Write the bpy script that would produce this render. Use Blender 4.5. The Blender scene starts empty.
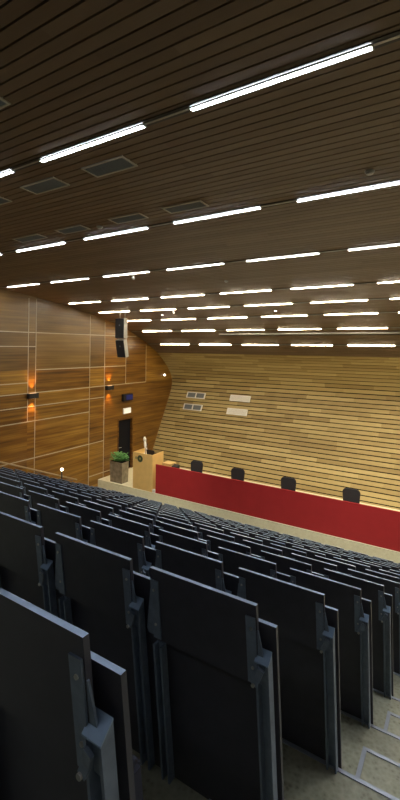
import bpy, bmesh, math, random
from mathutils import Vector, Matrix
random.seed(7)
SC = bpy.context.scene
COL = SC.collection
# ---------------------------------------------------------------- helpers
def link(o):
    COL.objects.link(o); return o

def add_box(bm, x0, x1, y0, y1, z0, z1, mi=0, mat=None, top_mi=None):
    vs = [bm.verts.new(((x1 if i & 1 else x0), (y1 if i & 2 else y0), (z1 if i & 4 else z0))) for i in range(8)]
    if mat is not None:
        for v in vs: v.co = mat @ v.co
    fs = []
    for k, q in enumerate(((0, 2, 3, 1), (4, 5, 7, 6), (0, 1, 5, 4), (2, 6, 7, 3), (0, 4, 6, 2), (1, 3, 7, 5))):
        f = bm.faces.new([vs[i] for i in q]); f.material_index = mi
        if k == 1 and top_mi is not None: f.material_index = top_mi
        fs.append(f)
    return vs

def add_prism(bm, poly, axis, a0, a1, mi=0, mat=None):
    """extrude a polygon (pairs) along an axis (0,1,2) from a0 to a1"""
    def mk(p, a):
        c = [p[0], p[1]]; c.insert(axis, a); v = Vector(c)
        return mat @ v if mat is not None else v
    A = [bm.verts.new(mk(p, a0)) for p in poly]; B = [bm.verts.new(mk(p, a1)) for p in poly]
    n = len(poly)
    f = bm.faces.new(A); f.material_index = mi
    f = bm.faces.new(B[::-1]); f.material_index = mi
    for i in range(n):
        f = bm.faces.new([A[i], B[i], B[(i + 1) % n], A[(i + 1) % n]]); f.material_index = mi

def add_tube(bm, pts, r, seg=10, mi=0, cap=True):
    pts = [Vector(p) for p in pts]; rs = r if isinstance(r, (list, tuple)) else [r] * len(pts)
    rings = []
    for i, p in enumerate(pts):
        d = (pts[min(i + 1, len(pts) - 1)] - pts[max(i - 1, 0)]).normalized()
        u = d.orthogonal().normalized() if i == 0 else (pu - d * pu.dot(d)).normalized()
        pu = u; w = d.cross(u)
        rings.append([bm.verts.new(p + (u * math.cos(2 * math.pi * k / seg) + w * math.sin(2 * math.pi * k / seg)) * rs[i]) for k in range(seg)])
    for a, b in zip(rings[:-1], rings[1:]):
        for k in range(seg):
            f = bm.faces.new([a[k], a[(k + 1) % seg], b[(k + 1) % seg], b[k]]); f.material_index = mi; f.smooth = True
    if cap:
        for rr in (rings[0][::-1], rings[-1]):
            f = bm.faces.new(rr); f.material_index = mi

def add_sphere(bm, c, r, seg=16, mi=0, scale=(1, 1, 1)):
    m = Matrix.Translation(c) @ Matrix.Diagonal((*scale, 1))
    ret = bmesh.ops.create_uvsphere(bm, u_segments=seg, v_segments=seg // 2, radius=r, matrix=m)
    for v in ret['verts']:
        for f in v.link_faces: f.material_index = mi; f.smooth = True

def obj(name, bm, mats, parent=None, bevel=0.0, bseg=2):
    bmesh.ops.recalc_face_normals(bm, faces=bm.faces)
    if bevel > 0:
        es = [e for e in bm.edges if len(e.link_faces) == 2 and e.calc_face_angle(0) > 0.6]
        bmesh.ops.bevel(bm, geom=es, offset=bevel, segments=bseg, affect='EDGES', clamp_overlap=True)
    me = bpy.data.meshes.new(name); bm.to_mesh(me); bm.free()
    for m in (mats if isinstance(mats, (list, tuple)) else [mats]): me.materials.append(m)
    o = bpy.data.objects.new(name, me); link(o)
    if parent is not None: o.parent = parent
    return o

def struct(name, bm, mats, bevel=0.0):
    o = obj(name, bm, mats, None, bevel); o['kind'] = 'structure'; return o

def tag(o, label, cat, group=None):
    o['label'] = label; o['category'] = cat
    if group: o['group'] = group
    return o

def thing(name, label, cat, loc=(0, 0, 0), rotz=0, group=None):
    o = bpy.data.objects.new(name, None); link(o); o.empty_display_size = .1
    o.location = loc; o.rotation_euler = (0, 0, rotz)
    return tag(o, label, cat, group)

def dup(root, loc, label, rot=None):
    r = root.copy(); link(r); r.location = loc; r['label'] = label
    if rot is not None: r.rotation_euler = rot
    for ch in list(root.children):
        c = ch.copy(); link(c); c.parent = r
        for g in ch.children:
            d = g.copy(); link(d); d.parent = c
    return r

ORD = ['zeroth', 'first', 'second', 'third', 'fourth', 'fifth', 'sixth', 'seventh', 'eighth', 'ninth', 'tenth', 'eleventh',
       'twelfth', 'thirteenth', 'fourteenth', 'fifteenth', 'sixteenth', 'seventeenth', 'eighteenth', 'nineteenth', 'twentieth']
# ---------------------------------------------------------------- materials
def new_mat(name):
    m = bpy.data.materials.new(name); m.use_nodes = True
    nt = m.node_tree; b = nt.nodes['Principled BSDF']
    return m, nt, b

def N(nt, typ, **kw):
    n = nt.nodes.new(typ)
    for k, v in kw.items():
        if isinstance(k, str) and hasattr(n, k): setattr(n, k, v)
    return n

def plain(name, col, rough=.5, metal=0.0, noise=.06, scale=40, bump=0.0, spec=.5):
    m, nt, b = new_mat(name)
    tc = N(nt, 'ShaderNodeTexCoord'); nz = N(nt, 'ShaderNodeTexNoise'); nz.inputs['Scale'].default_value = scale
    nz.inputs['Detail'].default_value = 4
    nt.links.new(tc.outputs['Object'], nz.inputs['Vector'])
    rp = N(nt, 'ShaderNodeValToRGB')
    rp.color_ramp.elements[0].position = .3; rp.color_ramp.elements[1].position = .7
    rp.color_ramp.elements[0].color = (*[c * (1 - noise) for c in col], 1)
    rp.color_ramp.elements[1].color = (*[min(1, c * (1 + noise)) for c in col], 1)
    nt.links.new(nz.outputs['Fac'], rp.inputs['Fac']); nt.links.new(rp.outputs['Color'], b.inputs['Base Color'])
    b.inputs['Roughness'].default_value = rough; b.inputs['Metallic'].default_value = metal
    b.inputs['Specular IOR Level'].default_value = spec
    if bump:
        bp = N(nt, 'ShaderNodeBump'); bp.inputs['Strength'].default_value = bump; bp.inputs['Distance'].default_value = .002
        nt.links.new(nz.outputs['Fac'], bp.inputs['Height']); nt.links.new(bp.outputs['Normal'], b.inputs['Normal'])
    return m

def emis(name, col, strength):
    m, nt, b = new_mat(name)
    b.inputs['Base Color'].default_value = (.8, .8, .8, 1)
    b.inputs['Emission Color'].default_value = (*col, 1); b.inputs['Emission Strength'].default_value = strength
    return m

def math_n(nt, op, a, b=None):
    n = N(nt, 'ShaderNodeMath'); n.operation = op
    for i, v in enumerate((a, b)):
        if v is None: continue
        if isinstance(v, (int, float)): n.inputs[i].default_value = v
        else: nt.links.new(v, n.inputs[i])
    return n.outputs[0]

def slat_mat(name, cols, seg, rough, spec=.35):
    """timber boards: UV.x runs along the board in metres, UV.y is the board's number"""
    m, nt, b = new_mat(name)
    uv = N(nt, 'ShaderNodeUVMap'); uv.uv_map = 'UVMap'
    sp = N(nt, 'ShaderNodeSeparateXYZ'); nt.links.new(uv.outputs['UV'], sp.inputs[0])
    idx = math_n(nt, 'FLOOR', sp.outputs['Y'])
    w1 = N(nt, 'ShaderNodeTexWhiteNoise'); w1.noise_dimensions = '1D'; nt.links.new(idx, w1.inputs['W'])
    off = math_n(nt, 'MULTIPLY', w1.outputs['Value'], 9.0)
    sg = math_n(nt, 'FLOOR', math_n(nt, 'ADD', math_n(nt, 'DIVIDE', sp.outputs['X'], seg), off))
    cb = N(nt, 'ShaderNodeCombineXYZ'); nt.links.new(idx, cb.inputs[0]); nt.links.new(sg, cb.inputs[1])
    w2 = N(nt, 'ShaderNodeTexWhiteNoise'); w2.noise_dimensions = '2D'; nt.links.new(cb.outputs[0], w2.inputs['Vector'])
    gv = N(nt, 'ShaderNodeCombineXYZ')
    nt.links.new(math_n(nt, 'MULTIPLY', sp.outputs['X'], 1.6), gv.inputs[0])
    nt.links.new(math_n(nt, 'MULTIPLY', sp.outputs['Y'], 5.0), gv.inputs[1])
    nt.links.new(math_n(nt, 'MULTIPLY', sg, 3.7), gv.inputs[2])
    gn = N(nt, 'ShaderNodeTexNoise'); gn.inputs['Scale'].default_value = 1.0; gn.inputs['Detail'].default_value = 5
    nt.links.new(gv.outputs[0], gn.inputs['Vector'])
    fac = math_n(nt, 'ADD', math_n(nt, 'MULTIPLY', w2.outputs['Value'], .62), math_n(nt, 'MULTIPLY', gn.outputs['Fac'], .4))
    rp = N(nt, 'ShaderNodeValToRGB')
    rp.color_ramp.elements[0].position = 0.08; rp.color_ramp.elements[0].color = (*cols[0], 1)
    rp.color_ramp.elements[1].position = .95; rp.color_ramp.elements[1].color = (*cols[2], 1)
    e = rp.color_ramp.elements.new(.5); e.color = (*cols[1], 1)
    nt.links.new(fac, rp.inputs['Fac']); nt.links.new(rp.outputs['Color'], b.inputs['Base Color'])
    b.inputs['Roughness'].default_value = rough; b.inputs['Specular IOR Level'].default_value = spec
    return m

def veneer_mat(name, cols, rough=.32):
    """lacquered wood veneer: grain along Y, per-panel shift from the 'tint' attribute"""
    m, nt, b = new_mat(name)
    tc = N(nt, 'ShaderNodeTexCoord'); at = N(nt, 'ShaderNodeAttribute'); at.attribute_name = 'tint'
    sp = N(nt, 'ShaderNodeSeparateXYZ'); nt.links.new(tc.outputs['Object'], sp.inputs[0])
    def layer(sy, sz, det):
        cb = N(nt, 'ShaderNodeCombineXYZ')
        nt.links.new(math_n(nt, 'MULTIPLY', at.outputs['Fac'], 31.0), cb.inputs[0])
        nt.links.new(math_n(nt, 'MULTIPLY', sp.outputs['Y'], sy), cb.inputs[1])
        nt.links.new(math_n(nt, 'MULTIPLY', sp.outputs['Z'], sz), cb.inputs[2])
        n = N(nt, 'ShaderNodeTexNoise'); n.inputs['Scale'].default_value = 1; n.inputs['Detail'].default_value = det
        n.inputs['Distortion'].default_value = .12
        nt.links.new(cb.outputs[0], n.inputs['Vector']); return n.outputs['Fac']
    a = layer(.4, 15, 6); c = layer(.55, 4.0, 3)
    fac = math_n(nt, 'ADD', math_n(nt, 'MULTIPLY', a, .55), math_n(nt, 'MULTIPLY', c, .35))
    fac = math_n(nt, 'ADD', fac, math_n(nt, 'MULTIPLY', math_n(nt, 'SUBTRACT', at.outputs['Fac'], .5), .28))
    rp = N(nt, 'ShaderNodeValToRGB')
    rp.color_ramp.elements[0].position = .25; rp.color_ramp.elements[0].color = (*cols[0], 1)
    rp.color_ramp.elements[1].position = .68; rp.color_ramp.elements[1].color = (*cols[2], 1)
    e = rp.color_ramp.elements.new(.46); e.color = (*cols[1], 1)
    nt.links.new(fac, rp.inputs['Fac']); nt.links.new(rp.outputs['Color'], b.inputs['Base Color'])
    b.inputs['Roughness'].default_value = rough; b.inputs['Specular IOR Level'].default_value = .45
    return m

def floor_mat(name, base, dark, light):
    m, nt, b = new_mat(name)
    tc = N(nt, 'ShaderNodeTexCoord')
    n1 = N(nt, 'ShaderNodeTexNoise'); n1.inputs['Scale'].default_value = 9; n1.inputs['Detail'].default_value = 8; n1.inputs['Roughness'].default_value = .75
    n2 = N(nt, 'ShaderNodeTexVoronoi'); n2.inputs['Scale'].default_value = 38
    for n in (n1, n2): nt.links.new(tc.outputs['Object'], n.inputs['Vector'])
    rp = N(nt, 'ShaderNodeValToRGB')
    rp.color_ramp.elements[0].position = .33; rp.color_ramp.elements[0].color = (*dark, 1)
    rp.color_ramp.elements[1].position = .72; rp.color_ramp.elements[1].color = (*light, 1)
    e = rp.color_ramp.elements.new(.47); e.color = (*base, 1)
    nt.links.new(math_n(nt, 'ADD', math_n(nt, 'MULTIPLY', n1.outputs['Fac'], .8), math_n(nt, 'MULTIPLY', n2.outputs['Distance'], .3)), rp.inputs['Fac'])
    nt.links.new(rp.outputs['Color'], b.inputs['Base Color']); b.inputs['Roughness'].default_value = .45
    return m

M = dict(
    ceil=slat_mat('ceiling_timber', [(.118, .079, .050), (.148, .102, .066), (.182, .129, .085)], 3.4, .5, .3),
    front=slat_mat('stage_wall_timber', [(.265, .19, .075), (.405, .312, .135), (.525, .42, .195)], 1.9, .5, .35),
    back=plain('black_lining', (.008, .007, .006), .9, spec=.1),
    veneer=veneer_mat('lacquered_veneer', [(.07, .026, .006), (.225, .108, .020), (.43, .245, .048)]),
    veneer_glare=veneer_mat('glare_tinted_veneer', [(.075, .038, .012), (.165, .092, .027), (.26, .16, .05)]),  # greyish light reflection on the upper panels, put into the wood colour
    joint=plain('pale_joint', (.55, .47, .36), .4),
    floor=floor_mat('speckled_floor', (.34, .345, .25), (.17, .172, .12), (.46, .465, .35)),
    stage=floor_mat('stage_floor', (.76, .73, .54), (.64, .61, .44), (.84, .82, .64)),
    nosing=plain('aluminium_nosing', (.42, .47, .56), .4, .6),
    navy=plain('navy_laminate', (.047, .047, .062), .42, noise=.1, scale=15, spec=.4),
    edge=plain('pale_blue_edge', (.24, .345, .50), .35, .25),
    steel=plain('blue_grey_steel', (.17, .215, .29), .42, .3, noise=.15, scale=30),
    screw=plain('bright_screw', (.5, .5, .5), .3, .9),
    cushion=plain('navy_cloth', (.02, .024, .045), .9, bump=.4, scale=200),
    red=plain('red_cloth', (.41, .028, .034), .6, noise=.05, scale=3, spec=.3),
    pale=plain('pale_beech', (.62, .43, .18), .45, noise=.06, scale=6),
    beech=plain('light_beech', (.76, .52, .20), .45, noise=.05, scale=5),
    black=plain('black_plastic', (.012, .012, .015), .5),
    blackcloth=plain('black_upholstery', (.016, .016, .022), .8, bump=.3, scale=120),
    darkgrille=plain('dark_grille', (.02, .022, .03), .6),
    grey=plain('grey_paint', (.42, .42, .40), .45),
    white=plain('white_paint', (.8, .8, .78), .4),
    galv=plain('galvanised_metal', (.36, .33, .27), .4, .5, noise=.3, scale=6),
    leaf=plain('green_leaf', (.11, .32, .10), .55, noise=.35, scale=14),
    ventg=plain('vent_mesh', (.20, .23, .26), .55, .3),
    ventf=plain('vent_frame', (.5, .48, .43), .5, .3),
    track=plain('dark_track', (.035, .035, .035), .5, .3),
    alu=plain('aluminium_line', (.4, .42, .42), .4, .6),
    door=plain('dark_door', (.006, .0065, .011), .7, spec=.2),
    rail=plain('pale_handrail', (.45, .36, .24), .4, .2),
    emblem=plain('dark_green_enamel', (.05, .07, .035), .4),
    emblem2=plain('olive_ring', (.33, .30, .12), .4),
    navyglass=plain('blue_glass', (.02, .025, .12), .2),
    laptop=plain('dark_laptop', (.02, .022, .03), .35),
)
M['lampwarm'] = emis('warm_lamp', (1, .4, .08), .5)
M['bluelit0'] = None
M['sign'] = emis('lit_sign', (1, .95, .78), .22)
M['globe'] = emis('globe_glow', (1, .86, .62), 4)
M['spot'] = emis('spot_glow', (1, .93, .8), 3)
M['bluelit'] = emis('blue_display', (.03, .04, .4), .04)
M['bluelit'].node_tree.nodes['Principled BSDF'].inputs['Base Color'].default_value = (.015, .02, .12, 1)
del M['bluelit0']
# ---------------------------------------------------------------- ceiling and stage wall profile
P0 = [(-4.2, 2.31), (-2, 2.29), (0, 2.26), (1.5, 2.215), (3.16, 2.15), (5.61, 2.033), (8.07, 1.84), (10.43, 1.535), (11.83, 1.31), (13.02, 1.05),
      (14.32, .68), (15.55, .14), (16.5, -.42), (17.2, -1.05), (17.53, -1.62), (17.45, -2.15), (16.98, -3.08), (16.44, -4.1), (15.72, -5.5)]
def cat(P, n=14):
    out = []
    for i in range(len(P) - 1):
        p0 = P[max(i - 1, 0)]; p1 = P[i]; p2 = P[i + 1]; p3 = P[min(i + 2, len(P) - 1)]
        for k in range(n):
            t = k / n
            out.append(tuple(.5 * (2 * b + (c - a) * t + (2 * a - 5 * b + 4 * c - d) * t * t + (-a + 3 * b - 3 * c + d) * t ** 3)
                             for a, b, c, d in zip(p0, p1, p2, p3)))
    out.append(P[-1]); return [Vector((0, a, b)) for a, b in out]
PR = cat(P0)
ARC = [0.0]
for a, b in zip(PR[:-1], PR[1:]): ARC.append(ARC[-1] + (b - a).length)
def at_arc(s):
    s = max(0, min(ARC[-1] - 1e-6, s))
    lo = 0
    while ARC[lo + 1] < s: lo += 1
    d = PR[lo + 1] - PR[lo]; t = (s - ARC[lo]) / (ARC[lo + 1] - ARC[lo])
    d0 = d.normalized(); return PR[lo] + d * t, d0
def arc_y(y):   # first arc length at which the ceiling reaches depth y
    for i in range(len(PR) - 1):
        if PR[i].y <= y <= PR[i + 1].y: return ARC[i] + (y - PR[i].y) / (PR[i + 1].y - PR[i].y) * (ARC[i + 1] - ARC[i])
def ceil_frame(y):
    p, d = at_arc(arc_y(y)); nrm = Vector((0, d.z, -d.y))      # into the room
    return p, d, nrm
WL, WR = -12.68, 12.68
def slats(name, s0, s1, pitch, gap, m):
    bm = bmesh.new(); uvl = bm.loops.layers.uv.new('UVMap')
    n = round((s1 - s0) / pitch); pitch = (s1 - s0) / n
    for k in range(n):
        a, da = at_arc(s0 + k * pitch + gap / 2); b, db = at_arc(s0 + (k + 1) * pitch - gap / 2)
        d = (b - a).normalized(); nr = Vector((0, d.z, -d.y))
        prof = [a, b, b - nr * .02, a - nr * .02]
        L = [bm.verts.new((WL, p.y, p.z)) for p in prof]; R = [bm.verts.new((WR, p.y, p.z)) for p in prof]
        for i in range(4):
            j = (i + 1) % 4
            f = bm.faces.new([L[i], R[i], R[j], L[j]])
            vals = [(WL, k + (.1, .9, .9, .1)[i]), (WR, k + (.1, .9, .9, .1)[i]), (WR, k + (.1, .9, .9, .1)[j]), (WL, k + (.1, .9, .9, .1)[j])]
            for lp, q in zip(f.loops, vals): lp[uvl].uv = q
        bm.faces.new(L); bm.faces.new(R[::-1])
    nb = 60   # dark lining behind the boards
    for k in range(nb):
        a, da = at_arc(s0 + (s1 - s0) * k / nb); b, db = at_arc(s0 + (s1 - s0) * (k + 1) / nb)
        na = Vector((0, da.z, -da.y)); nb_ = Vector((0, db.z, -db.y))
        a = a - na * .03; b = b - nb_ * .03
        f = bm.faces.new([bm.verts.new(q) for q in ((WL, a.y, a.z), (WR, a.y, a.z), (WR, b.y, b.z), (WL, b.y, b.z))]); f.material_index = 1
    me = bpy.data.meshes.new(name); bm.to_mesh(me); bm.free(); me.materials.append(m); me.materials.append(M['back'])
    o = bpy.data.objects.new(name, me); link(o); o['kind'] = 'structure'; return o
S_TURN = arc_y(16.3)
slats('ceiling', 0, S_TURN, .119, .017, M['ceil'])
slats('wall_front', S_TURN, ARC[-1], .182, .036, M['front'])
# ---------------------------------------------------------------- side walls
DY0, DY1, DZ0, DZ1 = 13.66, 14.55, -5.40, -3.17
def panels(name, x, thick, ys, zs, grey, hole=None):
    """wall of veneer panels; ys/zs are lists of cut lines"""
    bm = bmesh.new(); tl = bm.faces.layers.float.new('tint')
    for i in range(len(ys) - 1):
        for j in range(len(zs) - 1):
            y0, y1, z0, z1 = ys[i], ys[i + 1], zs[j], zs[j + 1]
            yc, zc = (y0 + y1) / 2, (z0 + z1) / 2
            if hole and hole[0] < yc < hole[1] and hole[2] < zc < hole[3]: continue
            n0 = len(bm.faces)
            add_box(bm, x - thick if x < 0 else x, x if x < 0 else x + thick, y0, y1, z0, z1, 1 if grey(yc, zc) else 0)
            bm.faces.ensure_lookup_table()
            t = tint(yc, zc)
            for f in bm.faces[n0:]: f[tl] = t
    return struct(name, bm, [M['veneer'], M['veneer_glare']])
VY = [9.18, 9.48, 11.98, 12.79]
def tint(y, z):
    # panel colour follows the joint grid
    c = sum(y > v for v in VY + [14.08, 15.46]); r = sum(z > v for v in (-3.88, -2.6, -2.09, -1.63, -.84, .44))
    if y > 12.79 and z < -1.63: return .42
    return random.Random(c * 17 + r * 5 + 3).uniform(.25, .8)
ysl = [-4.2, 1.5, 4.0, 6.6, 9.18, 9.48, 10.75, 11.98, 12.79, 13.66, 14.08, 14.55, 15.46, 17.9]
zsl = [-6.6, -5.40, -3.88, -3.17, -2.6, -2.09, -1.63, -.84, -.035, .44, 2.5]
panels('wall_left', WL, .12, ysl, zsl, lambda y, z: z > -.84 and y < 12.8, (DY0, DY1, DZ0, DZ1))
panels('wall_right', WR, .12, ysl, zsl, lambda y, z: z > -.84)
bm = bmesh.new(); add_box(bm, WL - .1, WR + .1, -4.4, -4.2, -2.5, 2.5); struct('wall_back', bm, M['veneer'])
# pale joints on the left wall (structure)
tn = 0
def joint_h(z, y0, y1, w=.028):
    global tn; tn += 1
    bm = bmesh.new(); add_box(bm, WL - .002, WL + .005, y0, y1, z - w / 2, z + w / 2); struct('trim_%d' % tn, bm, M['joint'])
def joint_v(y, z0, z1, w=.028):
    global tn; tn += 1
    bm = bmesh.new(); add_box(bm, WL - .002, WL + .0055, y - w / 2, y + w / 2, z0, z1); struct('trim_%d' % tn, bm, M['joint'])
for z, y0, y1 in ((.45, -4, 14.75), (-.035, -4, 9.48), (-.84, 9.48, 14.08), (-1.27, -4, 9.18), (-1.63, -4, 15.46), (-2.09, -4, 12.79),
                  (-2.6, -4, 11.98), (-3.88, -4, 12.79), (-5.18, 11.98, 13.66)): joint_h(z, y0, y1)
for y, z0, z1 in ((4.0, -6, 1.9), (9.18, -2.6, 1.62), (9.48, -6, 1.6), (11.98, -6, 1.2), (12.79, -6, 1.0), (14.08, -1.63, .68), (15.46, -1.63, .1)):
    joint_v(y, z0, z1, .022)
# door: dark recess, frame and leaf
bm = bmesh.new()
add_box(bm, WL - .14, WL + .012, DY0 - .045, DY0 + .02, DZ0, DZ1 + .045)
add_box(bm, WL - .14, WL + .012, DY1 - .02, DY1 + .045, DZ0, DZ1 + .045)
add_box(bm, WL - .14, WL + .012, DY0 + .02, DY1 - .02, DZ1 - .02, DZ1 + .045)
fr = struct('trim_%d' % (tn + 1), bm, M['pale'] if False else M['veneer'])
dr_bm = bmesh.new()
add_box(dr_bm, WL - .13, WL - .09, DY0 + .02, DY1 - .02, DZ0, DZ1 - .02)
dr = struct('door_1', dr_bm, M['door'], .004)
hb = bmesh.new(); add_tube(hb, [(WL - .09, DY0 + .12, DZ0 + 1.02), (WL - .04, DY0 + .12, DZ0 + 1.02), (WL - .04, DY0 + .25, DZ0 + 1.02)], .011)
obj('door_handle', hb, M['alu'], dr)
# ---------------------------------------------------------------- stepped floor
p = .57
RUN, RISE = 1.3 * p, .555 * p
KN = 13                                  # front row
def Yn(k): return 2.595 * p + RUN * k    # nosing of row k (row 0 is the second in view)
def Zn(k): return -(3.165 + .555 * k) * p
YS, ZS = 12.50, -5.40                    # stage edge and stage floor
bm = bmesh.new()
poly = [(-4.2, -7.2), (-4.2, Zn(-4)), (Yn(-4), Zn(-4))]
for k in range(-4, KN + 1):
    poly += [(Yn(k), Zn(k + 1)), (Yn(k + 1) if k < KN else 18.0, Zn(k + 1))]
poly += [(18.0, -7.2)]
# drop duplicate corner points
pp = []
for q in poly:
    if not pp or (abs(pp[-1][0] - q[0]) + abs(pp[-1][1] - q[1])) > 1e-6: pp.append(q)
# build the steps as slabs so that every face stays planar and simple
edges = [-4.2] + [Yn(k) for k in range(-4, KN + 1)] + [18.0]
for i in range(len(edges) - 1):
    add_box(bm, WL, WR, edges[i], edges[i + 1], -7.2, Zn(-4 + i))
fl = struct('floor', bm, M['floor'])
AX0, AX1 = -.515, 1.15
for k in range(-2, KN + 1):
    tn += 2
    drift = .04 * p * k
    bm = bmesh.new()      # metal nosing of the row platform, aisle side
    add_box(bm, AX0 + drift - .35, AX1, Yn(k) - .018, Yn(k) + .003, Zn(k) + .0005, Zn(k) + .005)
    add_box(bm, AX0 + drift - .35, AX1, Yn(k) + .0005, Yn(k) + .004, Zn(k) - .03, Zn(k) + .0005)
    struct('trim_%d' % tn, bm, M['nosing'])
    bm = bmesh.new()      # half step in the aisle
    yb, zt = Yn(k) + RUN / 2, Zn(k) - RISE / 2
    add_box(bm, AX0 + drift, AX1, Yn(k) + .001, yb, Zn(k + 1) + .001, zt, 0)
    add_box(bm, AX0 + drift - .004, AX1, yb - .018, yb + .003, zt, zt + .005, 1)
    add_box(bm, AX0 + drift - .004, AX1, yb, yb + .004, zt - .03, zt, 1)
    add_box(bm, AX0 + drift - .004, AX0 + drift + .018, Yn(k) + .001, yb - .018, zt, zt + .005, 1)
    struct('trim_%d' % (tn + 1), bm, [M['floor'], M['nosing']])
tn += 3
# stage
bm = bmesh.new(); add_box(bm, WL, WR, YS, 17.9, -7.0, ZS); struct('trim_%d' % tn, bm, M['stage'], 0)
# ---------------------------------------------------------------- seats
DW = .815 * p                            # desk width
GAP = p - DW
def lean(z, y0): return y0 - .118 * z    # everything tips back by this much
def slab(bm, x0, x1, y0, z0, z1, th, top_mi=None, mi=0):
    """upright leaning board: rear face passes through y0 at z=0"""
    vs = add_box(bm, x0, x1, 0, th, z0, z1, mi, None, top_mi)
    for v in vs: v.co.y = v.co.y + y0 - .118 * v.co.z
POSTX = GAP / 2
def build_seat(end=False):
    h = DW / 2
    root = thing('auditorium_seat', '', 'seat', group='rows of folding auditorium seats')
    bm = bmesh.new(); slab(bm, -h - .0005, (h + .0525) if end else (h + GAP - .002), .020, -.06, .836, .016, 1)
    obj('backrest', bm, [M['navy'], M['edge']], root)
    bm = bmesh.new(); slab(bm, -h + .01, h - .01, .085, .10, .52, .05); obj('seat', bm, M['cushion'], root, .012)
    bm = bmesh.new(); slab(bm, -h, h, -.022, .62, .92, .016, 1)
    obj('folding_desk', bm, [M['navy'], M['edge']], root)
    px = .018; w = .025; c0 = h + px
    def post(c0, w, top, head):
        bm = bmesh.new()
        for x0, x1, y0, y1 in ((c0 - w, c0 + w, -.007, .0), (c0 - w, c0 - w + .008, -.036, -.007), (c0 + w - .008, c0 + w, -.036, -.007)):
            vs = add_box(bm, x0, x1, y0, y1, 0, top)
            for v in vs:
                if head and v.co.z > .5 and v.co.y < -.03: v.co.z -= .03
                v.co.y -= .118 * v.co.z
        if head:
            vs = add_box(bm, c0 - w - .001, c0 + w + .001, -.038, .0, top + .001, top + .006, 1)      # sloping head plate
            for v in vs:
                if v.co.y < -.03: v.co.z -= .03
                v.co.y -= .118 * v.co.z
        obj('support_post', bm, [M['steel'], M['edge']], root)
    post(c0, w, .75, True)
    post(-h + .022, .021, .60, False)
    for s in (-1, 1):
        bm = bmesh.new()
        yb = -.022
        x_in, x_out = s * (h - .040), s * (h - .004)
        slab(bm, min(x_in, x_out), max(x_in, x_out), yb - .0065, .63, .875, .006)
        # tapering ear beside the bar
        def yy(z, o=0): return yb + .004 - .118 * z + o
        tri = [(s * (h - .006), .83), (s * (h + .004), .83), (s * (h + .034), .655), (s * (h + .028), .635), (s * (h - .004), .635)]
        A = [bm.verts.new((x, yy(z, -.004), z)) for x, z in tri]; B = [bm.verts.new((x, yy(z, .002), z)) for x, z in tri]
        bm.faces.new(A); bm.faces.new(B[::-1])
        for i in range(5): bm.faces.new([A[i], B[i], B[(i + 1) % 5], A[(i + 1) % 5]])
        for z in (.835, .69):
            add_tube(bm, [(s * (h - .019), yb - .004 - .118 * z, z), (s * (h - .019), yb - .010 - .118 * z, z)], .0055, 8, 1)
        obj('bracket', bm, [M['steel'], M['screw']], root)
        if s == -1: continue
        bm = bmesh.new()   # link from the ear up to the post head
        xe = h - .012; xp = h + px + .004
        pts = [(xe, yy(.65, -.020), .638), ((xe * .6 + xp * .4), yy(.68, -.018), .665), (xp, -.046 - .118 * .72, .712)]
        for a, b in zip(pts[:-1], pts[1:]):
            a, b = Vector(a), Vector(b); d = (b - a).normalized(); side = Vector((0, 1, 0)).cross(d).normalized() * .011
            q = [a - side, a + side, b + side, b - side]
            F = [bm.verts.new(v + Vector((0, -.006, 0))) for v in q]; G = [bm.verts.new(v + Vector((0, .004, 0))) for v in q]
            bm.faces.new(F); bm.faces.new(G[::-1])
            for i in range(4): bm.faces.new([F[i], G[i], G[(i + 1) % 4], F[(i + 1) % 4]])
        add_tube(bm, [(xe, yy(.65, -.022), .640), (xe, yy(.65, -.032), .640)], .007, 8, 1)
        obj('desk_arm', bm, [M['steel'], M['screw']], root)
    return root
proto = build_seat(False); proto_end = build_seat(True)
used = [False, False]
XL_BLOCK = -10.95
for k in range(-1, KN + 1):
    xr = (-1.07 + .04 * k) * p - DW / 2
    for j in range(18):
        x = xr - j * p
        yd = Yn(k) - .128
        if x < XL_BLOCK + .2: break
        if x + p / 2 < -1.58 * (yd + .15) - .25: break     # left of the frame
        lab = 'navy folding seat, %s from the stepped aisle, %s row from the camera' % (ORD[j + 1], ORD[k + 2])
        i = 1 if j == 0 else 0
        src = proto_end if i else proto
        loc = (x + (.001 if k == -1 else 0), Yn(k) - (.020 if k == -1 else 0), Zn(k))
        if not used[i]:
            src.location = loc; src['label'] = lab; used[i] = True; cur = src
        else: cur = dup(src, loc, lab)
# ---------------------------------------------------------------- ceiling strip lights
LL = 1.55
ROWS = [-1.75, 3.16, 5.61, 8.07, 10.43, 11.83, 13.02, 14.32, 15.55]  # first row is unseen, added behind the camera to light the near seats
cam_yaw, cam_pitch, cam_roll, FPX, CY = math.radians(32.155), math.radians(.4556), math.radians(.6148), 426.07, 343.95
fw = Vector((-math.sin(cam_yaw) * math.cos(cam_pitch), math.cos(cam_yaw) * math.cos(cam_pitch), math.sin(cam_pitch)))
rt0 = Vector((math.cos(cam_yaw), math.sin(cam_yaw), 0)); up0 = rt0.cross(fw)
rt = rt0 * math.cos(cam_roll) + up0 * math.sin(cam_roll); up = -rt0 * math.sin(cam_roll) + up0 * math.cos(cam_roll)
def proj(P):
    P = Vector(P); d = P.dot(fw)
    if d < .05: return None
    return 200 + FPX * P.dot(rt) / d, CY - FPX * P.dot(up) / d
TUBE = [emis('tube_row_%d' % i, c, s) for i, (c, s) in enumerate((((.84, .92, 1), 13), 
    ((.90, .94, 1), 30), ((.92, .94, 1), 30), ((1, .95, .88), 30), ((1, .89, .70), 31), ((1, .86, .62), 32), ((1, .84, .58), 33), ((1, .83, .55), 34), ((1, .83, .55), 34)))]
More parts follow.
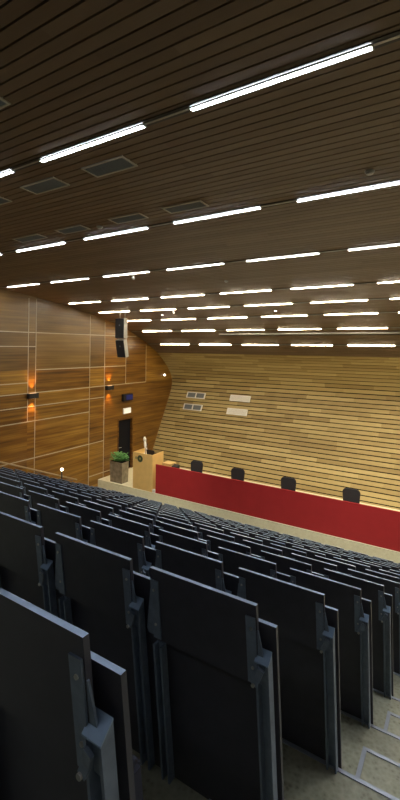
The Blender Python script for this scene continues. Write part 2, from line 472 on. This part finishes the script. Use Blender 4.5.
for r, y in enumerate(ROWS):
    pnt, d, nr = ceil_frame(y)
    ang = math.atan2(d.z, d.y)
    tn += 1
    R = Matrix.Translation(pnt) @ Matrix.Rotation(ang, 4, 'X')
    bm = bmesh.new()
    add_box(bm, WL + .1, 9.5, -.046, .046, -.010, .015, 0, R)
    add_box(bm, WL + .1, 9.5, -.012, .012, -.014, -.0102, 1, R)
    struct('trim_%d' % tn, bm, [M['track'], M['alu']])
    x0 = (-2.83 + .046 * y / LL) * LL
    lamps = []
    for q in range(-6, 8):
        xa = x0 + .08 + (-.01 if r == 1 else 0) + q * 1.335 * LL; xb = xa + LL * .98
        if xa < WL + .3 or xb > 9.3: continue
        a, b = proj((xa, pnt.y, pnt.z)), proj((xb, pnt.y, pnt.z))
        vis = bool(a and b and b[0] > 0 and a[0] < 400 and max(a[1], b[1]) > 0)
        lamps.append((xa, xb, vis))
    vi = 0; outr = 0; outl = sum(1 for l in lamps if not l[2] and l[0] < -2)
    lft = outl
    first = None
    for xa, xb, vis in lamps:
        if vis:
            vi += 1; lab = 'lit ceiling strip, %s from the left within the photo, %s lamp row from the camera' % (ORD[vi], ORD[r])
        elif xa < -2 and vi == 0:
            lab = 'lit ceiling strip beyond the left edge, %s outward, %s lamp row from the camera' % (ORD[lft], ORD[r]); lft -= 1
        else:
            outr += 1; lab = 'lit ceiling strip beyond the right edge, %s outward, %s lamp row from the camera' % (ORD[outr], ORD[r])
        if r == 0:
            rowc = lamps.index((xa, xb, vis)) + 1; lab = 'added unseen ceiling strip behind the camera, %s from the left wall' % ORD[rowc]
        if first is None:
            first = thing('ceiling_light', lab, 'ceiling light', ((xa + xb) / 2, pnt.y, pnt.z), 0, 'strip lights in the slatted ceiling')
            first.rotation_euler = (ang, 0, 0)
            h = LL * .49; lip = -.031 if r < 4 else -.019
            bm = bmesh.new(); add_box(bm, -h, h, -.029, -.0215, lip, -.0145); add_box(bm, -h, h, .0215, .029, lip, -.0145)
            add_box(bm, -h - .012, -h, -.029, .029, lip, -.0145); add_box(bm, h, h + .012, -.029, .029, lip, -.0145)
            obj('housing', bm, M['alu'], first)
            bm = bmesh.new(); add_box(bm, -h, h, -.021, .021, -.024, -.0146); obj('diffuser', bm, TUBE[r], first)
        else: dup(first, ((xa + xb) / 2, pnt.y, pnt.z), lab)
# ---------------------------------------------------------------- ceiling vents, detectors, spots, screen slot
vents = [(-3.94, -3.28, 3.54, 3.81, 'nearest right'), (-5.12, -4.44, 3.54, 3.81, ''), (-6.38, -5.68, 3.54, 3.81, ''),
         (-3.86, -3.18, 5.03, 5.27, ''), (-4.96, -4.30, 5.03, 5.27, ''), (-6.26, -5.60, 5.03, 5.27, ''), (-7.50, -6.74, 5.03, 5.27, ''),
         (-4.2, -3.5, 2.12, 2.32, '')]
vlab = ['grey ceiling vent, right one of the nearer vent row', 'grey ceiling vent, middle one of the nearer vent row',
        'grey ceiling vent cut by the left edge, nearer vent row', 'grey ceiling vent, rightmost of the four in the farther row',
        'grey ceiling vent, second from the right in the farther row', 'grey ceiling vent, third from the right in the farther row',
        'grey ceiling vent, leftmost of the four in the farther row', 'ceiling vent whose tip shows at the upper left edge']
for (x0, x1, y0, y1, _), lab in zip(vents, vlab):
    yc = (y0 + y1) / 2; pnt, d, nr = ceil_frame(yc); ang = math.atan2(d.z, d.y)
    t = thing('ceiling_vent', lab, 'vent', ((x0 + x1) / 2, pnt.y, pnt.z), 0, 'air vents in the ceiling'); t.rotation_euler = (ang, 0, 0)
    hx, hy = (x1 - x0) / 2, (y1 - y0) / 2
    bm = bmesh.new(); f = .022
    add_box(bm, -hx, hx, -hy, -hy + f, -.012, .01); add_box(bm, -hx, hx, hy - f, hy, -.012, .01)
    add_box(bm, -hx, -hx + f, -hy + f, hy - f, -.012, .01); add_box(bm, hx - f, hx, -hy + f, hy - f, -.012, .01)
    obj('frame', bm, M['ventf'], t)
    bm = bmesh.new(); add_box(bm, -hx + f, hx - f, -hy + f, hy - f, -.004, .008)
    n = 9
    for i in range(n):
        yy_ = -hy + f + (2 * hy - 2 * f) * (i + .5) / n
        add_box(bm, -hx + f, hx - f, yy_ - .004, yy_ + .004, -.009, -.004)
    obj('grille', bm, M['ventg'], t)
det = [(-.97, 5.19, .055, 'round white smoke detector in front of the second lamp row at the right'),
       (-5.36, 5.25, .055, 'round pale smoke detector between two ceiling vents at the left'),
       (-5.15, 9.4, .05, 'round pale smoke detector alone between the third and fourth lamp rows')]
for x, y, r, lab in det:
    pnt, d, nr = ceil_frame(y)
    t = thing('smoke_detector', lab, 'smoke detector', (x, pnt.y, pnt.z), 0, 'detectors on the ceiling'); t.rotation_euler = (math.atan2(d.z, d.y), 0, 0)
    bm = bmesh.new(); add_tube(bm, [(0, 0, .0), (0, 0, -.012)], r, 31); obj('base', bm, M['grey'], t)
    bm = bmesh.new(); add_tube(bm, [(0, 0, -.012), (0, 0, -.03), (0, 0, -.04)], [r * .8, r * .75, r * .5], 31); obj('cap', bm, M['grey'], t)
for x, y, lab in ((.3, 12.55, 'added unseen downlight beyond the right edge, above the stage table'), (-9.48, 12.47, 'small lit downlight left, between the fifth and sixth lamp rows'),  # the right-edge downlight is added out of view to brighten the stage
                  (-5.09, 12.51, 'small lit downlight right, between the fifth and sixth lamp rows')):
    pnt, d, nr = ceil_frame(y)
    t = thing('downlight', lab, 'downlight', (x, pnt.y, pnt.z), 0, 'small round downlights'); t.rotation_euler = (math.atan2(d.z, d.y), 0, 0)
    bm = bmesh.new(); add_tube(bm, [(0, 0, 0), (0, 0, -.012)], .055, 20); obj('rim', bm, M['grey'], t)
    bm = bmesh.new(); add_tube(bm, [(0, 0, -.012), (0, 0, -.016)], .04, 20); obj('lens', bm, M['spot'], t)
    ld = bpy.data.lights.new('downlight_beam', 'SPOT'); ld.energy = 120; ld.color = (1, .88, .62); ld.spot_size = math.radians(95); ld.spot_blend = .9; ld.shadow_soft_size = .05
    lo = bpy.data.objects.new('downlight_beam', ld); link(lo); lo.location = pnt + nr * .05
    lo.rotation_euler = (Vector((0, 2.2, -5.0))).to_track_quat('-Z', 'Y').to_euler()
for x, y, lab, aim in ((-7.16, 8.19, 'small lit spotlight beside the third lamp row, aimed at the stage', (-10.6, 12.6, -4.9)),
                       (-8.59, 11.94, 'small lit spotlight at the end of a strip in the fifth lamp row', (-8.0, 12.9, -5.2)),
                       (.4, 7.9, 'added unseen spotlight beyond the right edge, aimed at the stage table', (-4.4, 12.6, -4.9)),  # this spotlight and the next are added out of view to light the stage
                       (3.2, 7.9, 'added unseen spotlight farthest beyond the right edge, aimed at the stage', (-1.0, 12.6, -4.9))):
    pnt, d, nr = ceil_frame(y); dirv = (Vector(aim) - Vector((x, pnt.y, pnt.z))).normalized()
    t = thing('spotlight', lab, 'spotlight', (x, pnt.y, pnt.z), 0, 'ceiling spotlights')
    bm = bmesh.new(); add_tube(bm, [(0, 0, .0), (0, 0, -.05)], .03, 14); obj('mount', bm, M['grey'], t)
    c = Vector((0, 0, -.085))
    bm = bmesh.new(); add_tube(bm, [c - dirv * .05, c + dirv * .04], [.03, .042], 16); obj('lamp_body', bm, M['grey'], t)
    bm = bmesh.new(); add_tube(bm, [c + dirv * .0405, c + dirv * .044], .036, 16); obj('lens', bm, M['spot'], t)
    ld = bpy.data.lights.new('spotlight_beam', 'SPOT'); ld.energy = 420 if y < 9 else 110; ld.color = (1, .90, .68)
    ld.spot_size = math.radians(52 if y < 9 else 80); ld.spot_blend = .9; ld.shadow_soft_size = .04
    lo = bpy.data.objects.new('spotlight_beam', ld); link(lo); lo.location = Vector((x, pnt.y, pnt.z)) + c + dirv * .06
    lo.rotation_euler = dirv.to_track_quat('-Z', 'Y').to_euler()
pnt, d, nr = ceil_frame(14.72); R = Matrix.Rotation(math.atan2(d.z, d.y), 4, 'X')
t = thing('screen_housing', 'long grey projection screen slot in the ceiling above the stage', 'projection screen', (0, pnt.y, pnt.z)); t.rotation_euler = (math.atan2(d.z, d.y), 0, 0)
bm = bmesh.new(); add_box(bm, -8.32, 2.5, -.06, .05, -.05, -.001); obj('casing', bm, M['black'], t)
bm = bmesh.new(); add_box(bm, -8.32, 2.5, -.085, -.061, -.055, -.001); obj('edge_strip', bm, M['grey'], t)
# ---------------------------------------------------------------- hanging loudspeakers
sx, sy = -10.86, 11.7
pc, _, _ = ceil_frame(sy)
def speaker(lab, zt, tilt, w, dp, h):
    t = thing('loudspeaker', lab, 'loudspeaker', (sx, sy, zt), 0, 'loudspeakers hung from the ceiling')
    t.rotation_euler = (0, 0, math.radians(6))
    R = Matrix.Rotation(tilt, 4, 'X')
    bm = bmesh.new(); add_box(bm, -w / 2, w / 2, 0, dp, -h, 0, 0, R); obj('cabinet', bm, M['grey'], t, .008)
    bm = bmesh.new(); add_box(bm, -w / 2 + .01, w / 2 - .01, -.012, -.001, -h + .01, -.01, 0, R); obj('grille', bm, M['darkgrille'], t, .004)
    bm = bmesh.new(); add_tube(bm, [R @ Vector((0, -.014, -h * .35)), R @ Vector((0, -.012, -h * .35))], .03, 16); obj('badge', bm, M['ventg'], t)
    return t
s1 = speaker('black loudspeaker with pale sides, upper one hanging left of the stage', 1.04, 0, .40, .22, .74)
for xx in (-.06, .16):
    bm = bmesh.new(); add_tube(bm, [(xx, .10, 0), (xx, .10, pc.z - 1.04 - .012)], .014, 8); obj('suspension_rod', bm, M['grey'], s1)
s2 = speaker('black loudspeaker tilted downward, hanging under the upper one', .235, math.radians(12), .38, .2, .66)
bm = bmesh.new(); add_box(bm, -.1, .1, .05, .15, -.01, .05); obj('mounting_plate', bm, M['grey'], s2)
# ---------------------------------------------------------------- wall fixtures
for y, lab in ((9.33, 'dark box wall lamp with orange glow, left on the veneer wall'), (13.03, 'dark box wall lamp with orange glow, nearer the door')):
    t = thing('wall_lamp', lab, 'wall lamp', (WL, y, -1.72), 0, 'up and down wall lamps')
    bm = bmesh.new()
    for a in (1, -1):
        add_box(bm, .012, .15, -.19, .19, -.085 if a < 0 else .079, -.079 if a < 0 else .085) if False else None
    add_box(bm, .0, .15, -.19, .19, -.085, .085); obj('housing', bm, M['black'], t, .006)
    for a in (1, -1):
        bm = bmesh.new(); add_box(bm, .03, .12, -.12, .12, .0855 if a > 0 else -.09, .09 if a > 0 else -.0855); obj('lens', bm, M['lampwarm'], t)
t = thing('wall_display', 'small dark blue display box on the wall above the lit sign', 'display', (WL, 14.14, -2.22))
bm = bmesh.new(); add_box(bm, 0, .12, -.31, .31, -.15, .15); obj('casing', bm, M['black'], t, .01)
bm = bmesh.new(); add_box(bm, .121, .126, -.13, .28, -.11, .11); obj('screen', bm, M['bluelit'], t)
t = thing('exit_sign', 'small white lit sign on the veneer wall above the dark door', 'sign', (WL, 14.16, -2.81))
bm = bmesh.new(); add_box(bm, 0, .06, -.235, .235, -.12, .12); obj('casing', bm, M['white'], t, .008)
bm = bmesh.new(); add_box(bm, .061, .066, -.22, .22, -.105, .105); obj('lit_face', bm, M['sign'], t)
t = thing('wall_spotlight', 'tiny lit spotlight high on the left wall beside the slatted wall', 'spotlight', (WL, 16.84, -1.38))
bm = bmesh.new(); add_tube(bm, [(0, 0, 0), (.05, 0, 0)], .06, 16); obj('base', bm, M['white'], t)
bm = bmesh.new(); add_sphere(bm, (.06, 0, 0), .05); obj('bulb', bm, M['spot'], t)
# vents and panels on the slatted stage wall
DS = Vector((0, 17.45 - 16.44, -2.15 + 4.1)).normalized()       # up the slope
def on_slope(x, z):
    tt = (z + 2.15) / (-4.1 + 2.15); return Vector((x, 17.45 + (16.44 - 17.45) * tt, z))
RS = Matrix(((1, 0, 0), (0, DS.y, -DS.z), (0, DS.z, DS.y))).to_4x4()   # local y up the slope, local -z... normal
RS = Matrix(((1, 0, 0, 0), (0, DS.y, -DS.z, 0), (0, DS.z, DS.y, 0), (0, 0, 0, 1)))
for x0, x1, zc, kind, lab in ((-11.62, -10.58, -2.33, 0, 'wall vent with two dark grilles, upper left on the slatted wall'),
                              (-11.62, -10.58, -2.87, 0, 'wall vent with two dark grilles, lower left on the slatted wall'),
                              (-9.24, -8.22, -2.31, 1, 'blank white panel, upper right of the four plates on the slatted wall'),
                              (-9.24, -8.22, -2.88, 1, 'blank white panel, lower right of the four plates on the slatted wall')):
    c = on_slope((x0 + x1) / 2, zc)
    t = thing('wall_vent' if kind == 0 else 'wall_panel', lab, 'vent' if kind == 0 else 'panel', c, 0, 'plates on the slatted wall')
    t.rotation_euler = RS.to_euler()
    w = (x1 - x0) / 2; h = .15
    if kind == 0:
        bm = bmesh.new()
        for a in ((-w, w, -h, -h + .035), (-w, w, h - .035, h), (-w, -w + .05, -h + .035, h - .035), (w - .05, w, -h + .035, h - .035), (-.025, .025, -h + .035, h - .035)):
            add_box(bm, *a, 0, .045)
        obj('frame', bm, M['white'], t)
        for s in (-1, 1):
            bm = bmesh.new(); xa, xb = sorted((s * .026, s * (w - .051)))
            add_box(bm, xa, xb, -h + .036, h - .036, .005, .02)
            for i in range(5):
                yy_ = -h + .055 + i * .047; add_box(bm, xa, xb, yy_, yy_ + .012, .02, .03)
            obj('grille', bm, M['ventg'], t)
    else:
        bm = bmesh.new(); add_box(bm, -w, w, -h, h, 0, .04); obj('plate', bm, M['white'], t, .006)
        bm = bmesh.new()
        for i in range(5): add_box(bm, -w + .04, w - .04, -h + .05 + i * .045, -h + .058 + i * .045, .04, .046)
        obj('louvre', bm, M['grey'], t)
# ---------------------------------------------------------------- stage furniture
# lectern
LX0, LX1, LY0, LY1 = -10.84, -9.9, YS + .012, YS + .70
t = thing('lectern', 'large pale beech lectern with round emblem at the left end of the stage', 'lectern', ((LX0 + LX1) / 2, LY0, ZS))
hw = (LX1 - LX0) / 2; dp = LY1 - LY0; H = 1.37
bm = bmesh.new(); add_box(bm, -hw + .03, hw - .03, 0, .03, 0, H); obj('front_panel', bm, M['beech'], t, .003)
for s in (-1, 1):
    bm = bmesh.new(); x0 = -hw if s < 0 else hw - .03
    add_prism(bm, [(0, 0), (dp, 0), (dp, H + .02), (.0, H)], 0, x0, x0 + .03); obj('side_panel', bm, M['beech'], t, .003)
bm = bmesh.new(); add_box(bm, -hw + .031, hw - .031, .031, dp - .05, H - .16, H - .13); obj('desktop', bm, M['beech'], t)
bm = bmesh.new(); add_box(bm, -hw + .031, hw - .031, .05, dp - .05, .5, .525); obj('shelf', bm, M['beech'], t)
bm = bmesh.new()
add_tube(bm, [(-.12, 0, 1.16), (-.12, -.008, 1.16)], .13, 28, 0); add_tube(bm, [(-.12, -.008, 1.16), (-.12, -.012, 1.16)], .04, 24, 1)
e = obj('emblem', bm, [M['emblem'], M['emblem2']], t)
bm = bmesh.new(); add_tube(bm, [(-.31, 0, 1.17), (-.31, -.005, 1.17)], .055, 28, 0); obj('emblem', bm, [M['emblem2']], t)
zt = ZS + H - .13
t = thing('laptop', 'dark open laptop on the beech lectern', 'laptop', (-10.12, LY0 + .33, zt))
bm = bmesh.new(); add_box(bm, -.19, .19, -.13, .13, 0, .022); obj('keyboard_base', bm, M['laptop'], t, .004)
bm = bmesh.new(); add_box(bm, -.19, .19, 0, .014, 0, .25, 0, Matrix.Translation((0, -.145, .025)) @ Matrix.Rotation(math.radians(12), 4, 'X')); obj('screen', bm, M['laptop'], t, .003)
t = thing('desk_lamp', 'slender white curved lamp standing on the beech lectern', 'lamp', (-10.56, LY0 + .40, zt))
bm = bmesh.new(); add_tube(bm, [(0, 0, 0), (0, 0, .02)], .09, 20); obj('base', bm, M['white'], t)
bm = bmesh.new(); add_tube(bm, [(0, 0, .02), (.03, 0, .18), (-.02, 0, .36), (-.03, 0, .5)], [.03, .045, .05, .04], 12); obj('stem', bm, M['white'], t)
bm = bmesh.new(); add_tube(bm, [(-.03, 0, .5), (-.05, 0, .58), (-.03, -.02, .66)], [.05, .065, .03], 12); obj('lamp_head', bm, M['white'], t)
t = thing('microphone', 'thin black gooseneck microphone on the beech lectern', 'microphone', (-10.40, LY0 + .2, zt))
bm = bmesh.new(); add_tube(bm, [(0, 0, 0), (0, 0, .02)], .045, 16); obj('base', bm, M['black'], t)
bm = bmesh.new(); add_tube(bm, [(0, 0, .02), (.01, 0, .25), (.03, .05, .4)], .008, 8); obj('neck', bm, M['black'], t)
bm = bmesh.new(); add_tube(bm, [(.03, .05, .4), (.035, .08, .45)], .017, 10); obj('microphone_head', bm, M['black'], t)
# planter with plant
t = thing('potted_plant', 'tall brown-grey metal planter with a bushy green plant, left of the lectern', 'potted plant', (-11.78, YS + .27, ZS))
bm = bmesh.new(); w = .33; d = .2
vs = add_box(bm, -w, w, -d, d, 0, .82)
for v in vs:
    if v.co.z < .1: v.co.x *= .93; v.co.y *= .93
pl = obj('planter', bm, M['galv'], t, .006)
bm = bmesh.new(); add_box(bm, -w + .02, w - .02, -d + .02, d - .02, .80, .825); obj('soil', bm, M['back'], pl)
bm = bmesh.new(); rnd = random.Random(5)
for i in range(170):
    a = rnd.uniform(0, 2 * math.pi); rr = rnd.uniform(.02, .34); hgt = rnd.uniform(.05, .30) * (1.15 - rr)
    base = Vector((math.cos(a) * rr * .55, math.sin(a) * rr * .4, .82)); tip = Vector((math.cos(a) * rr * 1.15, math.sin(a) * rr * .85, .84 + hgt))
    add_tube(bm, [base, tip], .004, 4)
    dirv = Vector((math.cos(a + rnd.uniform(-.8, .8)), math.sin(a + rnd.uniform(-.8, .8)), rnd.uniform(-.3, .5))).normalized()
    sd = dirv.cross(Vector((0, 0, 1))).normalized() * .035; L = .11
    q = [tip, tip + dirv * L * .5 + sd + Vector((0, 0, .015)), tip + dirv * L, tip + dirv * L * .5 - sd + Vector((0, 0, .015))]
    q2 = [v - Vector((0, 0, .005)) for v in q]
    A = [bm.verts.new(v) for v in q]; B = [bm.verts.new(v) for v in q2]
    bm.faces.new(A); bm.faces.new(B[::-1])
    for i2 in range(4): bm.faces.new([A[i2], B[i2], B[(i2 + 1) % 4], A[(i2 + 1) % 4]])
obj('foliage', bm, M['leaf'], t)
# conference table with the red front
TX0, TX1 = -9.75, 1.6
t = thing('conference_table', 'long stage table with a plain red front panel', 'table', ((TX0 + TX1) / 2, YS + .02, ZS))
hw = (TX1 - TX0) / 2
bm = bmesh.new(); add_box(bm, -hw, hw, 0, .03, 0.0, 1.05); obj('front_panel', bm, M['red'], t, .006)
bm = bmesh.new(); add_box(bm, -hw + .03, hw - .03, .031, .66, .72, .75); obj('tabletop', bm, M['pale'], t, .003)
for x in (-hw, -hw / 2, 0, hw / 2, hw - .03):
    bm = bmesh.new(); add_box(bm, x + (.0 if x == -hw else 0), x + .03, .032, .62, 0, .719); obj('support_panel', bm, M['pale'], t)
bm = bmesh.new(); add_box(bm, -hw - .002, hw + .002, -.004, .034, 1.0505, 1.062); obj('top_trim', bm, M['red'], t)
t = thing('wooden_box', 'pale wooden box on the left end of the red-fronted table', 'box', (TX0 + .3, YS + .46, ZS + .751))
bm = bmesh.new(); add_box(bm, -.2, .2, -.18, .18, 0, .30); obj('body', bm, M['pale'], t, .005)
bm = bmesh.new(); add_box(bm, -.2, .2, -.18, .18, .301, .325); obj('lid', bm, M['pale'], t, .004)
t = thing('telephone', 'small black device on the table beside the pale wooden box', 'telephone', (TX0 + .66, YS + .36, ZS + .751))
bm = bmesh.new(); add_prism(bm, [(-.1, 0), (.1, 0), (.1, .32), (-.1, .26)], 0, -.12, .12); obj('body', bm, M['black'], t, .01)
t = thing('power_box', 'small white box on the stage edge at the corner of the red panel', 'box', (-9.83, YS + .05, ZS))
bm = bmesh.new(); add_box(bm, -.06, .06, -.045, .045, 0, .10); obj('body', bm, M['white'], t, .008)
bm = bmesh.new(); add_box(bm, -.045, .045, -.03, .03, .101, .115); obj('lid', bm, M['white'], t, .003)
# chairs behind the table
def chair(lab, x, y, rz):
    t = thing('office_chair', lab, 'chair', (x, y, ZS), rz, 'black chairs behind the red table')
    bm = bmesh.new()
    n = 12; pts = []
    w, z0, z1, r = .265, .48, 1.035, .12
    for cx, cz, a0 in ((w - r, z1 - r, 0), (-w + r, z1 - r, 90), (-w + .05 + .03, z0 + .05, 180), (w - .05 - .03, z0 + .05, 270)):
        rr = r if cz > .8 else .05
        for i in range(6):
            a = math.radians(a0 + i * 18); pts.append((cx + math.cos(a) * rr, cz + math.sin(a) * rr))
    add_prism(bm, pts, 1, .0, .06)
    for v in bm.verts: v.co.y += .10 * (v.co.z - .52) + .25 - .35 * v.co.x ** 2
    obj('backrest', bm, M['blackcloth'], t, .015)
    bm = bmesh.new(); add_box(bm, -.24, .24, -.24, .24, .43, .50); obj('seat', bm, M['blackcloth'], t, .02)
    bm = bmesh.new(); add_tube(bm, [(0, 0, .1), (0, 0, .43)], .03, 12); obj('column', bm, M['black'], t)
    bm = bmesh.new(); add_tube(bm, [(0, .2, .42), (0, .33, .44), (0, .345, .7)], .02, 8); obj('back_support', bm, M['black'], t)
    for s in (-1, 1):
        bm = bmesh.new(); add_tube(bm, [(s * .25, .15, .46), (s * .28, .15, .62), (s * .28, -.12, .64)], .015, 8); obj('armrest', bm, M['black'], t)
    for i in range(5):
        a = i * 2 * math.pi / 5 + .3; c, s = math.cos(a), math.sin(a)
        bm = bmesh.new(); add_tube(bm, [(0, 0, .1), (c * .3, s * .3, .07)], [.025, .015], 8); lg = obj('leg', bm, M['black'], t)
        bm = bmesh.new(); add_sphere(bm, (c * .3, s * .3, .031), .03, 10); obj('castor', bm, M['black'], lg)
for (px, lab) in ((-8.70, 'black office chair nearest the lectern, behind the red table'),
                  (-6.94, 'black office chair, second from the lectern, behind the red table'),
                  (-5.03, 'black office chair, third from the lectern, behind the red table'),
                  (-2.98, 'black office chair, farthest right, behind the red table')):
    chair(lab, px - .05, 13.53, .08)
# ---------------------------------------------------------------- handrail and globe lamp at the left aisle
def floor_z(y):
    for k in range(-4, KN + 1):
        if y < Yn(k): return Zn(k)
    return Zn(KN + 1)
t = thing('handrail', 'long pale handrail running down beside the left wall', 'handrail', (-12.3, 5.0, floor_z(5.0)))
o0 = Vector(t.location)
def railz(y): return -.0145 * 12.3 - .434 * y
bm = bmesh.new(); add_tube(bm, [Vector((-12.3, y, railz(y))) - o0 for y in (1.0, 6.0, 11.05)], .026, 10); obj('rail', bm, M['rail'], t)
for y in (1.5, 3.1, 4.7, 6.3, 7.9, 9.5, 10.9):
    bm = bmesh.new(); add_tube(bm, [Vector((-12.3, y, railz(y) - .02)) - o0, Vector((-12.4, y, railz(y) - .08)) - o0, Vector((WL + .001, y, railz(y) - .08)) - o0], .01, 8); obj('rail_bracket', bm, M['steel'], t)
gy = 9.78
t = thing('globe_lamp', 'small glowing globe lamp on a thin dark post in the left aisle', 'lamp', (-11.62, gy, floor_z(gy)))
gz = -4.20 - floor_z(gy)
bm = bmesh.new(); add_tube(bm, [(0, 0, 0), (0, 0, gz - .03)], .022, 10); obj('post', bm, M['black'], t)
bm = bmesh.new(); add_tube(bm, [(0, 0, 0), (0, 0, .02)], .11, 20); obj('base', bm, M['black'], t)
bm = bmesh.new(); add_sphere(bm, (0, 0, gz + .01), .05); obj('globe', bm, M['globe'], t)
# ---------------------------------------------------------------- lights that belong to the fixtures
for y in (9.33, 13.03):
    for s in (-1, 1):
        ld = bpy.data.lights.new('wall_lamp_beam', 'SPOT'); ld.energy = 26; ld.color = (1, .42, .10); ld.spot_size = math.radians(70); ld.spot_blend = .7
        ld.shadow_soft_size = .03
        lo = bpy.data.objects.new('wall_lamp_beam', ld); link(lo); lo.location = (WL + .10, y, -1.72 + s * .11)
        lo.rotation_euler = (math.pi if s > 0 else 0, 0, 0)
# ---------------------------------------------------------------- world and camera
w = bpy.data.worlds.new('World'); SC.world = w; w.use_nodes = True
w.node_tree.nodes['Background'].inputs[0].default_value = (.02, .022, .03, 1); w.node_tree.nodes['Background'].inputs[1].default_value = .3
cam = bpy.data.cameras.new('Camera'); co = bpy.data.objects.new('Camera', cam); link(co)
R3 = Matrix((rt, up, -fw)).transposed()
co.matrix_world = R3.to_4x4()
cam.sensor_fit = 'VERTICAL'; cam.sensor_height = 36; cam.lens = FPX * 36 / 800; cam.clip_start = .02; cam.clip_end = 100
cam.shift_y = -(400 - CY) / 800
SC.camera = co
SC.view_settings.view_transform = 'Standard'; SC.view_settings.look = 'None'; SC.view_settings.gamma = 1; SC.view_settings.exposure = 1.26
SC.view_settings.use_curve_mapping = False
